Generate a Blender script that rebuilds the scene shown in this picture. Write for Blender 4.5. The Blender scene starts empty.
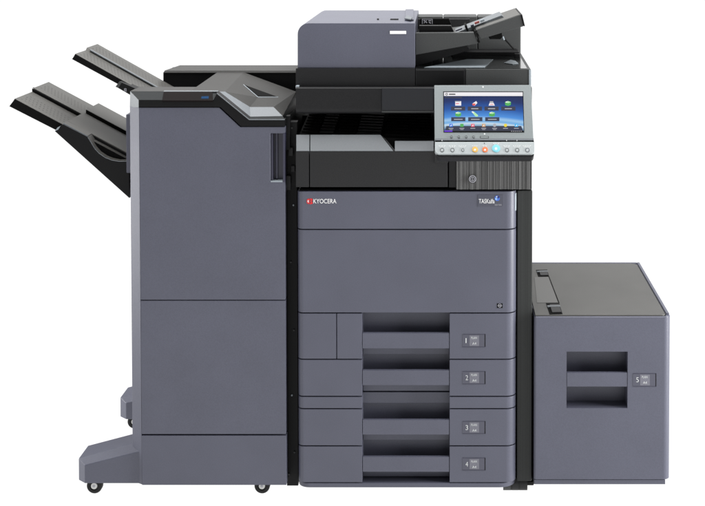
import bpy, bmesh, math, random
from mathutils import Vector, Matrix
R = math.radians
random.seed(7)
scene = bpy.context.scene
COL = scene.collection

# ------------------------------------------------------------------ camera
F, VX, TILT, D = 1385.0, 443.0, R(2.0), 3.6          # focal length in photo pixels, vanishing point, pitch, distance
VY = -74.0 + F * math.tan(TILT)
def slope(py):
    v = -(py - VY) / F
    yy = math.cos(TILT) + v * math.sin(TILT)
    zz = -math.sin(TILT) + v * math.cos(TILT)
    return yy, zz
_y, _z = slope(497.0)
H = -_z / _y * D                                       # camera height so that the casters touch z = 0
CAM = Vector((0, -D, H))
cam = bpy.data.cameras.new('camera')
cam.sensor_width = 36.0
cam.lens = 36.0 * F / 705.0
cam.shift_x = (352.5 - VX) / 705.0
cam.shift_y = -(253.0 - VY) / 705.0
cam.clip_start, cam.clip_end = 0.05, 300
camo = bpy.data.objects.new('camera', cam)
camo.location = CAM
camo.rotation_euler = (R(90) - TILT, 0, 0)
COL.objects.link(camo)
scene.camera = camo

# ------------------------------------------------------------------ studio light
w = bpy.data.worlds.new('World')
scene.world = w
w.use_nodes = True
bg = w.node_tree.nodes['Background']
bg.inputs[0].default_value = (1, 1, 1, 1)
bg.inputs[1].default_value = 0.26
def softbox(name, loc, aim, sx, sy, power, col=(1, 1, 1)):
    l = bpy.data.lights.new(name, 'AREA')
    l.shape = 'RECTANGLE'; l.size = sx; l.size_y = sy; l.energy = power; l.color = col
    o = bpy.data.objects.new(name, l)
    o.location = loc
    o.rotation_euler = (Vector(aim) - Vector(loc)).to_track_quat('-Z', 'Y').to_euler()
    COL.objects.link(o)
softbox('softbox_overhead', (-0.3, 0.35, 3.7), (-0.3, 0.351, 0.6), 3.8, 3.4, 240)
softbox('softbox_back', (0, 4.3, 2.15), (0, 0.3, 1.0), 5.0, 1.6, 26)
softbox('softbox_left', (-2.7, 0.35, 1.0), (-0.6, 0.1, 0.7), 1.0, 2.2, 57)
softbox('softbox_right', (2.7, -0.6, 1.0), (0.2, 0.1, 0.6), 1.0, 2.0, 145)
softbox('softbox_front', (1.6, -3.4, 0.55), (0.2, 0, 0.4), 1.6, 1.2, 7)
scene.view_settings.view_transform = 'Standard'
scene.view_settings.look = 'None'
scene.view_settings.exposure = 0
scene.view_settings.gamma = 1

# ------------------------------------------------------------------ measuring helpers
def ray(px, py):
    yy, zz = slope(py)
    return Vector(((px - VX) / F, yy, zz))
def P(px, py, d=0.0):
    r = ray(px, py)
    return CAM + r * ((d + D) / r.y)
def X(px, d=0.0): return P(px, 300, d).x
def Z(py, d=0.0): return P(VX, py, d).z
def onplane(px, py, p0, n, off=0.0):
    r = ray(px, py)
    return CAM + r * ((p0 - CAM).dot(n) / r.dot(n)) + n * off

# ------------------------------------------------------------------ materials
MATS = {}
def mat(name, col, rough=0.5, spec=0.5, grain=0.0, gscale=500, bump=0.0, metal=0.0, stripe=0.0, emit=None, estr=0.0, cloud=0.0):
    m = bpy.data.materials.new(name); m.use_nodes = True
    nt = m.node_tree; b = nt.nodes['Principled BSDF']
    b.inputs['Base Color'].default_value = (*col, 1)
    b.inputs['Roughness'].default_value = rough
    b.inputs['Specular IOR Level'].default_value = spec
    b.inputs['Metallic'].default_value = metal
    if emit:
        b.inputs['Emission Color'].default_value = (*emit, 1); b.inputs['Emission Strength'].default_value = estr
    tc = nt.nodes.new('ShaderNodeTexCoord')
    last = None
    def vary(sock_vec, scale, amt, detail, prev):
        n = nt.nodes.new('ShaderNodeTexNoise'); n.inputs['Scale'].default_value = scale; n.inputs['Detail'].default_value = detail
        nt.links.new(sock_vec, n.inputs['Vector'])
        mr = nt.nodes.new('ShaderNodeMapRange')
        mr.inputs[1].default_value = 0.3; mr.inputs[2].default_value = 0.7
        mr.inputs[3].default_value = 1 - amt; mr.inputs[4].default_value = 1 + amt
        nt.links.new(n.outputs['Fac'], mr.inputs[0])
        mx = nt.nodes.new('ShaderNodeMix'); mx.data_type = 'RGBA'; mx.blend_type = 'MULTIPLY'; mx.inputs[0].default_value = 1
        if prev is None: mx.inputs[6].default_value = (*col, 1)
        else: nt.links.new(prev, mx.inputs[6])
        nt.links.new(mr.outputs[0], mx.inputs[7])
        return mx.outputs[2], n
    if grain:
        last, n = vary(tc.outputs['Object'], gscale, grain, 2, last)
        if bump:
            bp = nt.nodes.new('ShaderNodeBump'); bp.inputs['Strength'].default_value = bump; bp.inputs['Distance'].default_value = 0.0006
            nt.links.new(n.outputs['Fac'], bp.inputs['Height']); nt.links.new(bp.outputs[0], b.inputs['Normal'])
    if cloud:
        last, n = vary(tc.outputs['Object'], 9, cloud, 3, last)
    if stripe:
        mp = nt.nodes.new('ShaderNodeMapping'); mp.inputs['Scale'].default_value = (230, 230, 0.8)
        nt.links.new(tc.outputs['Object'], mp.inputs['Vector'])
        last, n = vary(mp.outputs[0], 1.0, stripe, 2, last)
    if last is not None: nt.links.new(last, b.inputs['Base Color'])
    MATS[name] = m
    return m
PANEL = mat('blue_grey_plastic', (0.083, 0.086, 0.118), 0.40, 0.5, grain=0.075, gscale=420, bump=0.2, cloud=0.05)
BLACK = mat('black_plastic', (0.0035, 0.0035, 0.004), 0.45, 0.2, grain=0.15, gscale=420, bump=0.2)
PITCH = mat('matte_black', (0.004, 0.004, 0.004), 0.8, 0.1)
CHAR = mat('charcoal_plastic', (0.016, 0.016, 0.017), 0.45, 0.3, grain=0.18, gscale=420, bump=0.3)
COLUMN = mat('striped_charcoal', (0.027, 0.029, 0.028), 0.5, 0.3, grain=0.08, gscale=420, stripe=0.22)
RIBBED = mat('ribbed_charcoal', (0.100, 0.100, 0.099), 0.5, 0.4, grain=0.1, gscale=420, stripe=0.45)
DECKTOP = mat('deck_grey_plastic', (0.070, 0.069, 0.065), 0.48, 0.5, grain=0.10, gscale=420, bump=0.25, cloud=0.08)
TOPGREY = mat('warm_grey_plastic', (0.030, 0.029, 0.027), 0.5, 0.4, grain=0.10, gscale=420, bump=0.25, cloud=0.05)
MIDGREY = mat('mid_grey_plastic', (0.040, 0.042, 0.042), 0.5, 0.4, grain=0.15, gscale=420, bump=0.25)
GLOSS = mat('glossy_black', (0.010, 0.011, 0.011), 0.12, 0.6)
NAVY = mat('dark_glass', (0.004, 0.005, 0.009), 0.15, 0.4)
LIP = mat('grey_lip_and_step_light', (0.125, 0.138, 0.150), 0.45, 0.5, grain=0.06, gscale=420)
STEEL_AND_GLINT = mat('pale_trim_and_glint', (0.30, 0.34, 0.37), 0.4, 0.5)
SILVER = mat('silver_grey_bezel', (0.190, 0.214, 0.218), 0.42, 0.5, grain=0.05, gscale=420, bump=0.15)
PALE = mat('pale_key_strip', (0.35, 0.38, 0.385), 0.45, 0.5, grain=0.04, gscale=420)
PALEPRINT = mat('faded_white_print', (0.60, 0.62, 0.62), 0.5)
WHITE = mat('white_print', (0.80, 0.80, 0.80), 0.5)
GREYPRINT = mat('pale_grey_print', (0.36, 0.36, 0.40), 0.5)
MARK = mat('dull_red_print', (0.30, 0.06, 0.05), 0.5)
RED = mat('red_print', (0.62, 0.015, 0.02), 0.5)
BLUE = mat('blue_print', (0.06, 0.16, 0.62), 0.4)
CHIP = mat('grey_window', (0.145, 0.145, 0.175), 0.3, grain=0.1, gscale=300)
BADGE = mat('badge_backing', (0.074, 0.076, 0.103), 0.45, 0.4, grain=0.08, gscale=420)
NAVYP = mat('navy_print', (0.01, 0.02, 0.16), 0.4)
SKYP = mat('sky_print', (0.30, 0.52, 0.85), 0.4)
POCKET = mat('label_pocket', (0.070, 0.071, 0.098), 0.4)
HANDLE = mat('dark_indigo_plastic', (0.030, 0.030, 0.055), 0.3, 0.5)
RUBBER = mat('black_rubber', (0.012, 0.012, 0.012), 0.6, 0.3)
HUB = mat('white_hub', (0.62, 0.62, 0.60), 0.4)
BROWN = mat('smoked_window', (0.009, 0.007, 0.007), 0.6, 0.04)
BEVEL = mat('dull_charcoal', (0.020, 0.022, 0.023), 0.6, 0.12, grain=0.15, gscale=420)
DARKCHAR = mat('dark_charcoal_plastic', (0.011, 0.011, 0.012), 0.45, 0.25, grain=0.18, gscale=420, bump=0.3)
TRAYGREY = mat('tray_grey_plastic', (0.076, 0.074, 0.068), 0.5, 0.5, grain=0.08, gscale=420, bump=0.2)
YELLOWB = mat('yellow_button', (0.66, 0.40, 0.10), 0.35)
ORANGEB = mat('orange_button', (0.66, 0.19, 0.07), 0.35)
CYANB = mat('cyan_button', (0.20, 0.55, 0.63), 0.4)
LED = mat('blue_lamp', (0.006, 0.03, 0.08), 0.6, 0.04, emit=(0.05, 0.2, 0.45), estr=0.05)
def glow(name, c, s=1.0): return mat(name, (0.01, 0.01, 0.01), 0.3, 0.1, emit=c, estr=s)
S_WHITE = glow('screen_white', (0.85, 0.83, 0.86)); S_GREEN = glow('screen_green', (0.08, 0.42, 0.10)); S_LGREEN = glow('screen_pale_green', (0.45, 0.80, 0.42))
S_RED = glow('screen_red', (0.75, 0.10, 0.08)); S_GREY = glow('screen_grey', (0.035, 0.04, 0.075)); S_LGREY = glow('screen_pale_grey', (0.42, 0.42, 0.46))
S_BLACK = glow('screen_black', (0.008, 0.009, 0.012)); S_BLUE = glow('screen_blue', (0.05, 0.22, 0.80)); S_PINK = glow('screen_pink', (0.80, 0.14, 0.20))
S_TAN = glow('screen_tan', (0.62, 0.36, 0.18)); S_YEL = glow('screen_yellow', (0.85, 0.68, 0.05)); S_CYAN = glow('screen_cyan', (0.05, 0.45, 0.85)); S_VIO = glow('screen_violet', (0.16, 0.05, 0.75))
# screen wallpaper: blue gradient with a pale horizon arc
WALL = bpy.data.materials.new('screen_wallpaper'); WALL.use_nodes = True
nt = WALL.node_tree; b = nt.nodes['Principled BSDF']
b.inputs['Base Color'].default_value = (0.01, 0.01, 0.01, 1); b.inputs['Roughness'].default_value = 0.25; b.inputs['Specular IOR Level'].default_value = 0.1; b.inputs['Emission Strength'].default_value = 0.95
at = nt.nodes.new('ShaderNodeUVMap'); sp = nt.nodes.new('ShaderNodeSeparateXYZ'); nt.links.new(at.outputs[0], sp.inputs[0])
sb = nt.nodes.new('ShaderNodeMath'); sb.operation = 'SUBTRACT'; sb.inputs[1].default_value = 0.42; nt.links.new(sp.outputs[0], sb.inputs[0])
sq = nt.nodes.new('ShaderNodeMath'); sq.operation = 'MULTIPLY'; nt.links.new(sb.outputs[0], sq.inputs[0]); nt.links.new(sb.outputs[0], sq.inputs[1])
ma = nt.nodes.new('ShaderNodeMath'); ma.operation = 'MULTIPLY_ADD'; ma.inputs[1].default_value = 0.28; nt.links.new(sq.outputs[0], ma.inputs[0]); nt.links.new(sp.outputs[1], ma.inputs[2])
cr = nt.nodes.new('ShaderNodeValToRGB'); nt.links.new(ma.outputs[0], cr.inputs[0])
e = cr.color_ramp.elements
e[0].position = 0.0; e[0].color = (0.015, 0.04, 0.10, 1); e[1].position = 1.0; e[1].color = (0.003, 0.012, 0.065, 1)
for p_, c_ in ((0.10, (0.06, 0.14, 0.27)), (0.17, (0.30, 0.48, 0.66)), (0.21, (0.60, 0.74, 0.84)), (0.26, (0.16, 0.42, 0.78)), (0.33, (0.34, 0.58, 0.84)), (0.40, (0.07, 0.28, 0.74)), (0.60, (0.012, 0.09, 0.38)), (0.80, (0.006, 0.025, 0.14))):
    k = e.new(p_); k.color = (*c_, 1)
nt.links.new(cr.outputs[0], b.inputs['Emission Color'])

# ------------------------------------------------------------------ mesh helpers
class MB:
    def __init__(s): s.v = []; s.f = []; s.mi = []; s.mats = []; s.uv = {}
    def m(s, material):
        if material not in s.mats: s.mats.append(material)
        return s.mats.index(material)
    def raw(s, verts, faces, material):
        o = len(s.v); k = s.m(material)
        s.v += [tuple(q) for q in verts]
        for f in faces: s.f.append(tuple(i + o for i in f)); s.mi.append(k)
    def bm(s, bmm, material):
        bmm.verts.index_update()
        s.raw([q.co.copy() for q in bmm.verts], [[q.index for q in f.verts] for f in bmm.faces], material); bmm.free()
    def build(s, name, parent=None, smooth=40):
        me = bpy.data.meshes.new(name)
        off = parent.matrix_world.translation if parent else Vector((0, 0, 0))
        org = Vector(parent['_o']) if parent and '_o' in parent else Vector((0, 0, 0))
        me.from_pydata([Vector(q) - org for q in s.v], [], s.f); me.update()
        for q in s.mats: me.materials.append(q)
        for i, p in enumerate(me.polygons): p.material_index = s.mi[i]; p.use_smooth = True
        if s.uv:
            ul = me.uv_layers.new(name='UVMap')
            for p in me.polygons:
                if p.index in s.uv:
                    for li, c in zip(p.loop_indices, s.uv[p.index]): ul.data[li].uv = c
        me.set_sharp_from_angle(angle=R(smooth))
        o = bpy.data.objects.new(name, me); COL.objects.link(o)
        wn = o.modifiers.new('weighted_normals', 'WEIGHTED_NORMAL'); wn.keep_sharp = True; wn.weight = 80
        if parent: o.parent = parent; o['_o'] = list(org)
        return o
def solid(mb, r0, r1, material, bevel=0.0, seg=2):
    """closed solid between two rings of equal length"""
    n = len(r0); bm = bmesh.new()
    a = [bm.verts.new(q) for q in r0]; c = [bm.verts.new(q) for q in r1]
    bm.faces.new(a); bm.faces.new(c[::-1])
    for i in range(n): bm.faces.new((a[i], c[i], c[(i + 1) % n], a[(i + 1) % n]))
    bmesh.ops.recalc_face_normals(bm, faces=bm.faces)
    if bevel:
        ed = [q for q in bm.edges if q.calc_face_angle(0) > R(25)]
        bmesh.ops.bevel(bm, geom=ed, offset=bevel, segments=seg, profile=0.5, affect='EDGES', clamp_overlap=True)
    mb.bm(bm, material)
def prism(mb, axis, pts, a, b_, material, bevel=0.0, seg=2):
    mk = {'z': lambda p, t: (p[0], p[1], t), 'y': lambda p, t: (p[0], t, p[1]), 'x': lambda p, t: (t, p[0], p[1])}[axis]
    solid(mb, [mk(p, a) for p in pts], [mk(p, b_) for p in pts], material, bevel, seg)
def box(mb, x0, y0, x1, y1, d0, d1, material, bevel=0.0015, seg=2):
    """pixel rectangle measured on its front face at depth d0, running back to d1"""
    prism(mb, 'y', [(X(x0, d0), Z(y1, d0)), (X(x1, d0), Z(y1, d0)), (X(x1, d0), Z(y0, d0)), (X(x0, d0), Z(y0, d0))], d0, d1, material, bevel, seg)
def outline(mb, pix, d0, d1, material, bevel=0.0, dm=None, seg=2):
    """side outline in pixels measured at depth dm (default d0), extruded from d0 to d1"""
    dm = d0 if dm is None else dm
    pts = []
    for px, py in pix:
        q = P(px, py, dm); pts.append((q.x, q.z))
    prism(mb, 'y', pts, d0, d1, material, bevel, seg)
def face(mb, pts, material): mb.raw(pts, [list(range(len(pts)))], material)
def tube(mb, p0, p1, r, material, n=12, r1=None, cap=True):
    p0, p1 = Vector(p0), Vector(p1); ax = (p1 - p0).normalized(); r1 = r if r1 is None else r1
    u = ax.orthogonal().normalized(); v = ax.cross(u)
    a = [p0 + (u * math.cos(t) + v * math.sin(t)) * r for t in (2 * math.pi * i / n for i in range(n))]
    c = [p1 + (u * math.cos(t) + v * math.sin(t)) * r1 for t in (2 * math.pi * i / n for i in range(n))]
    solid(mb, a, c, material)
def arc(cx, cy, r, a0, a1, n=8): return [(cx + r * math.cos(R(a0 + (a1 - a0) * i / n)), cy + r * math.sin(R(a0 + (a1 - a0) * i / n))) for i in range(n + 1)]
_tc = {}
def glyphs(s, bold=0.0):
    if (s, bold) in _tc: return _tc[(s, bold)]
    c = bpy.data.curves.new('writing', 'FONT'); c.body = s; c.offset = bold; c.resolution_u = 4
    o = bpy.data.objects.new('writing', c); COL.objects.link(o)
    dg = bpy.context.evaluated_depsgraph_get(); me = bpy.data.meshes.new_from_object(o.evaluated_get(dg))
    vs = [q.co.copy() for q in me.vertices]; fs = [list(p.vertices) for p in me.polygons]
    bpy.data.objects.remove(o); bpy.data.curves.remove(c); bpy.data.meshes.remove(me)
    x0 = min(q.x for q in vs); x1 = max(q.x for q in vs); y0 = min(q.y for q in vs); y1 = max(q.y for q in vs)
    r = ([((q.x - x0) / (x1 - x0), (q.y - y0) / (y1 - y0)) for q in vs], fs); _tc[(s, bold)] = r
    return r
def write(mb, s, fn, x0, y0, x1, y1, material, bold=0.02):
    """lettering filling a pixel box on the surface fn(px,py)"""
    vs, fs = glyphs(s, bold)
    mb.raw([fn(x0 + u * (x1 - x0), y1 + v * (y0 - y1)) for u, v in vs], fs, material)
def thing(name, label, cat, loc):
    o = bpy.data.objects.new(name, None); o.location = loc; o.empty_display_size = 0.1
    COL.objects.link(o); o['label'] = label; o['category'] = cat; o['_o'] = list(loc)
    return o

# ------------------------------------------------------------------ setting: white floor, with an added glow that washes out contact shadows
FLOOR = mat('glowing_white_floor', (0.08, 0.08, 0.08), 0.9, 0.0, emit=(1, 1, 1), estr=1.05)
fl = MB(); face(fl, [(-60, -30, 0), (60, -30, 0), (60, 110, 0), (-60, 110, 0)], FLOOR)
o = fl.build('floor'); o['kind'] = 'structure'

# ================================================================== COPIER
cx = X(407); copier = thing('office_copier', 'tall blue-grey office copier with four drawers and a touchscreen, in the middle', 'copier', (cx, 0.3, 0))
XL, XR = X(297.5), X(516.4)
def frontplan(cuts=(), channel=True, back=0.095, rl=0.016, rr=0.027, depth=0.0386):
    """plan outline (x, depth) of a front panel: rounded ends, optional handle channel"""
    p = [(XL, back)]
    p += [(XL + rl - rl * math.cos(R(t)), rl - rl * math.sin(R(t))) for t in range(0, 91, 15)]
    for c in cuts:
        g = 0.0012; p += [(c - g, 0), (c - g, 0.006), (c + g, 0.006), (c + g, 0)]
    if channel:
        p += [(X(361.9), 0), (X(361.9), depth), (X(449.6), depth), (X(449.6), 0)]
    p += [(XR - rr + rr * math.sin(R(t)), rr - rr * math.cos(R(t))) for t in range(0, 91, 10)]
    p += [(XR, back)]
    return p
def frontpanel(mb, y0, y1, **k): prism(mb, 'z', frontplan(**k), Z(y1), Z(y0), PANEL, 0.0013, 2)

m = MB()                                                            # chassis
box(m, 298.5, 192, 516, 486, 0.100, 0.60, PITCH, 0.002)
box(m, 299, 115.5, 531, 191.5, 0.46, 0.60, PITCH, 0.002)
box(m, 300, 188.5, 516, 194, 0.02, 0.46, PITCH, 0.002)
m.build('body', copier)
m = MB(); box(m, 517, 190.5, 532.2, 481.5, 0.03, 0.60, COLUMN, 0.003); m.build('side_panel', copier)
m = MB(); box(m, 517, 481.9, 534, 485.5, 0.035, 0.5, BLACK, 0.001); m.build('base_rail', copier)
m = MB(); box(m, 530.5, 316, 534.4, 484.6, 0.046, 0.066, PITCH, 0.0005); m.build('gap_filler', copier)  # dark filler added to hide the bright sliver beside the deck

fc = MB(); frontpanel(fc, 191.6, 229.0, channel=False); fcov = fc.build('front_cover', copier)
fd = MB(); frontpanel(fd, 230.0, 312.6, channel=False); fdoor = fd.build('front_door', copier)
st = MB(); frontpanel(st, 397.0, 408.3); st.build('front_strip', copier)
kb = MB(); frontpanel(kb, 483.2, 487.6, channel=False, rl=0.03, rr=0.045); kb.build('kick_plate', copier)
on0 = lambda px, py: P(px, py, -0.0006)
on1 = lambda px, py: P(px, py, -0.0010)
# maker's wordmark and emblem
m = MB(); write(m, 'KYOCERA', on0, 313.4, 198.9, 336.4, 203.4, WHITE, 0.008); m.build('wordmark', fcov)
m = MB()
def pix(mb, pts, fn, material): face(mb, [fn(*q) for q in pts], material)
pix(m, [(306.7, 199.6), (308.6, 198.4), (310.2, 199.7), (309.3, 201.3), (310.2, 202.9), (308.6, 204.2), (306.7, 203.0)], on0, RED)
pix(m, [(310.1, 198.3), (312.7, 198.9), (312.7, 200.6), (311.2, 201.3), (312.7, 202.0), (312.7, 203.8), (310.1, 204.4), (309.6, 203.7), (311.0, 202.4), (309.9, 201.3), (311.0, 200.2), (309.6, 199.0)], on0, RED)
pix(m, [(307.6, 200.6), (308.5, 200.0), (308.9, 200.9), (308.3, 201.3), (308.9, 201.8), (308.5, 202.6), (307.6, 202.0)], on1, WHITE)
m.build('emblem', fcov)
m = MB(); pl = lambda px, py: P(px, py, -0.0012)
box(m, 477.6, 194.5, 503.2, 206.8, -0.0008, 0.002, PANEL, 0.0004)
pix(m, [(478.0, 194.9), (502.9, 194.9), (502.9, 206.4), (478.0, 206.4)], lambda a, b_: P(a, b_, -0.0011), BADGE)
write(m, 'TASKalfa', lambda a, b_: P(a, b_, -0.0016), 478.8, 198.9, 494.6, 203.4, WHITE, 0.01)
write(m, 'series', lambda a, b_: P(a, b_, -0.0016), 494.8, 203.6, 501.6, 205.6, GREYPRINT, 0.0)
def disc(mb, cx_, cy_, r, fn, material, n=20, ry=None):
    ry = r if ry is None else ry
    pix(mb, [(cx_ + r * math.cos(2 * math.pi * i / n), cy_ + ry * math.sin(2 * math.pi * i / n)) for i in range(n)], fn, material)
def ring(mb, cx_, cy_, r, t, fn, material, n=20):
    a = [fn(cx_ + r * math.cos(2 * math.pi * i / n), cy_ + r * math.sin(2 * math.pi * i / n)) for i in range(n)]
    c = [fn(cx_ + (r - t) * math.cos(2 * math.pi * i / n), cy_ + (r - t) * math.sin(2 * math.pi * i / n)) for i in range(n)]
    mb.raw(a + c, [(i, (i + 1) % n, n + (i + 1) % n, n + i) for i in range(n)], material)
disc(m, 497.2, 198.3, 2.7, lambda a, b_: P(a, b_, -0.0016), BLUE)
disc(m, 498.3, 197.2, 1.2, lambda a, b_: P(a, b_, -0.002), NAVYP, 12); disc(m, 496.1, 198.9, 1.1, lambda a, b_: P(a, b_, -0.002), SKYP, 12); disc(m, 496.7, 196.8, 0.7, lambda a, b_: P(a, b_, -0.0022), PALEPRINT, 10)
m.build('series_badge', fcov)
m = MB(); prism(m, 'z', [(XR - 0.0036, 0.012), (XR + 0.0006, 0.022), (XR + 0.0006, 0.026), (XR - 0.0044, 0.02)], Z(212), Z(194.5), STEEL_AND_GLINT, 0.0005); m.build('edge_trim', fcov)
m = MB()
pix(m, [(497, 303.4), (502.6, 303.4), (502.6, 308.0), (497, 308.0)], on0, PITCH)
ring(m, 499.8, 305.6, 1.9, 0.5, on1, GREYPRINT, 10); pix(m, [(497.6, 305.3), (502, 305.3), (502, 306), (497.6, 306)], on1, GREYPRINT)
m.build('recycling_mark', fdoor)

def tagplate(parent, x0, y0, x1, y1, num, d=0.0):
    t = MB()
    f0 = lambda a, b_: P(a, b_, d - 0.0009); f1 = lambda a, b_: P(a, b_, d - 0.0013)
    box(t, x0, y0, x1, y1, d - 0.0006, d + 0.004, POCKET, 0.0003)
    pix(t, [(x0, y0), (x1, y0), (x1, y0 + 0.5), (x0, y0 + 0.5)], f0, HANDLE); pix(t, [(x0, y1 - 0.5), (x1, y1 - 0.5), (x1, y1), (x0, y1)], f0, GREYPRINT if False else HANDLE)
    w_ = x1 - x0
    pix(t, [(x1 - 0.7, y0), (x1, y0), (x1, y1), (x1 - 0.7, y1)], f0, PITCH)
    pix(t, [(x0 + 0.30 * w_, y0 + 1.2), (x0 + 0.72 * w_, y0 + 1.2), (x0 + 0.72 * w_, y1 - 1.2), (x0 + 0.30 * w_, y1 - 1.2)], f0, CHIP)
    write(t, num, f0, x0 + 0.13 * w_, y0 + 4.0, x0 + (0.17 if num == '1' else 0.24) * w_, y0 + 8.8, PALEPRINT, -0.008)
    a = x0 + 0.38 * w_
    write(t, 'PLAIN', f1, a, y0 + 2.6, a + 5.6, y0 + 4.8, PALEPRINT, 0.0)
    write(t, 'A4', f1, a + 1.0, y0 + 8.0, a + 5.0, y0 + 10.4, PALEPRINT, 0.0)
    return t.build('size_label', parent)
drw = [('1', 313.6, 358.9, 333.2, 348.6, 334.2, 347.2), ('2', 359.9, 396.0, 370.4, 385.4, 371.3, 384.2),
       ('3', 409.3, 445.5, 420.0, 434.8, 421.2, 433.8), ('4', 446.5, 482.4, 457.0, 472.0, 457.8, 470.4)]
for num, y0, y1, b0, b1, l0, l1 in drw:
    d = MB(); frontpanel(d, y0, y1, cuts=((X(336.5),) if num == '1' else ()), depth=0.053)
    prism(d, 'y', [(X(362.1), Z(y1) + .0006), (X(449.4), Z(y1) + .0006), (X(449.4), Z(b1 - 2)), (X(362.1), Z(b1 - 2))], 0.0386, 0.0525, PANEL, 0.0006)
    dob = d.build('paper_drawer', copier); dob['label'] = 'paper drawer marked ' + num
    h = MB()
    hx0, hx1 = X(362.3), X(449.2)
    prism(h, 'x', [(0.0005, Z(b1)), (0.0005, Z(b0)), (0.010, Z(b0 - 0.3)), (0.013, Z(b1 - 3)), (0.0525, Z(b1 - 5.0)), (0.0525, Z(b1 - 3.6)), (0.012, Z(b1))], hx0, hx1, PANEL, 0.0012)
    h.build('handle', dob)
    tagplate(dob, 462.6, l0, 485.4, l1, num)

# tower on the right with ribbed front, lock
m = MB(); box(m, 448.6, 113, 531.6, 189.8, 0.03, 0.46, CHAR, 0.003)
box(m, 448.8, 150, 456.2, 187.5, 0.012, 0.03, CHAR, 0.001)
m.build('tower', copier)
m = MB(); xs = X(456.4); xe = X(531.4); pts = [(xs, 0.03)]; x = xs
while x < xe - 0.004:
    wd = random.choice((0.0035, 0.005, 0.007, 0.010)); dp = random.choice((0.0, 0.0008, 0.0015, 0.0022))
    wd = min(wd, xe - x)
    pts += [(x, 0.002 + dp), (x + wd - 0.0012, 0.002 + dp), (x + wd - 0.0012, 0.0055), (x + wd - 0.0001, 0.0055)]; x += wd
pts += [(xe, 0.002), (xe, 0.03)]
prism(m, 'z', pts, Z(189.6), Z(140), RIBBED, 0.0); rp = m.build('ribbed_panel', copier)
m = MB(); f = lambda a, b_: P(a, b_, -0.0052)
c0 = P(472.6, 179, 0.006)
tube(m, c0, c0 + Vector((0, -0.010, 0)), 0.0095, CHAR, 24); ring(m, 472.6, 179, 3.7, 0.8, f, GREYPRINT, 24); ring(m, 472.6, 179, 2.2, 0.5, f, GREYPRINT, 16)
pix(m, [(472.3, 177.6), (472.9, 177.6), (472.9, 180.4), (472.3, 180.4)], f, GREYPRINT)
m.build('lock', copier)

# paper exit: dark fascia, pale lip, ribbed output tray
m = MB()
box(m, 310.2, 151.2, 447.6, 187.2, 0.0, 0.05, CHAR, 0.0015)
box(m, 296.2, 151.2, 309.4, 187.2, 0.0, 0.05, CHAR, 0.0015)
box(m, 434.5, 148, 448.2, 163, -0.003, 0.03, CHAR, 0.001)
ef = m.build('exit_fascia', copier)
m = MB()
def lip(px0, px1, py0, d0, px2=None):
    px2 = px1 if px2 is None else px2
    a = [P(px0, 151, 0.0005), P(px2, 151, 0.0005), P(px1, py0, d0), P(px0, py0, d0)]
    c = [q + Vector((0, 0.012, -0.012)) for q in a]
    solid(m, a, c, LIP, 0.0008)
lip(296.2, 309.4, 134.6, 0.034); lip(310.2, 380.5, 134.6, 0.034, 393.5); lip(394.8, 433.8, 140.8, 0.022)
m.build('exit_lip', copier)
m = MB()
face(m, [P(381, 134.6, 0.034), P(393.8, 150.8, 0.001), P(395.5, 150.8, 0.002), P(387, 140.4, 0.022)], BLACK)
zt = Z(134.8, 0.036)
solid(m, [(X(298), 0.034, zt), (X(434), 0.034, zt - 0.014), (X(434), 0.46, zt + 0.012), (X(298), 0.46, zt + 0.035)],
      [(X(298), 0.034, zt - 0.09), (X(434), 0.034, zt - 0.09), (X(434), 0.46, zt - 0.05), (X(298), 0.46, zt - 0.05)], PITCH, 0.001)
for i in range(11):
    yy = 0.06 + i * 0.034; zz = zt + 0.001 + (yy - 0.034) / 0.426 * 0.035
    for a, c, k in ((300, 316, 0), (318, 332, 1), (336, 354, 0), (356, 380, 1), (384, 430, 0)):
        za, zb = zz - 0.014 * (a - 298) / 136 , zz - 0.014 * (c - 298) / 136
        solid(m, [(X(a), yy, za - .002), (X(c), yy, zb - .002), (X(c), yy + .012, zb - .002), (X(a), yy + .012, za - .002)],
              [(X(a), yy, za + .004), (X(c), yy, zb + .004), (X(c), yy + .012, zb + .004), (X(a), yy + .012, za + .004)], BLACK if k else PITCH, 0.0006)
m.build('output_tray', copier)

# scanner unit
m = MB()
sx0, sx1 = X(296.6, 0.02), X(531.4, 0.02); z0, z1 = Z(114.2, 0.02), Z(87.6, 0.02)
pr = [(0.026, z0), (0.42, z0), (0.60, z0), (0.60, z1), (0.022, z1)] 
rr = 0.014
prof = [(0.60, z0), (0.60, z1), (0.0225, z1), (0.0205, z1 - 0.002), (0.020, z0 + 0.018)] + [(0.020 + rr - rr * math.cos(R(t)), z0 + rr - rr * math.sin(R(t)) ) for t in range(0, 91, 15)]
prism(m, 'x', prof, sx0, X(381.6, 0.02), DARKCHAR)
prism(m, 'x', prof, X(381.75, 0.02), sx1, DARKCHAR)
su = m.build('scanner_unit', copier)
m = MB(); box(m, 382.2, 88.4, 433.6, 110.6, 0.0165, 0.024, NAVY, 0.0008)
box(m, 382.2, 111.0, 434.0, 112.6, 0.012, 0.024, MIDGREY, 0.0006); m.build('dark_window', su)
m = MB(); box(m, 296.4, 85.9, 299.5, 88.6, 0.028, 0.05, STEEL_AND_GLINT, 0.001); m.build('corner_clip', su)

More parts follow.
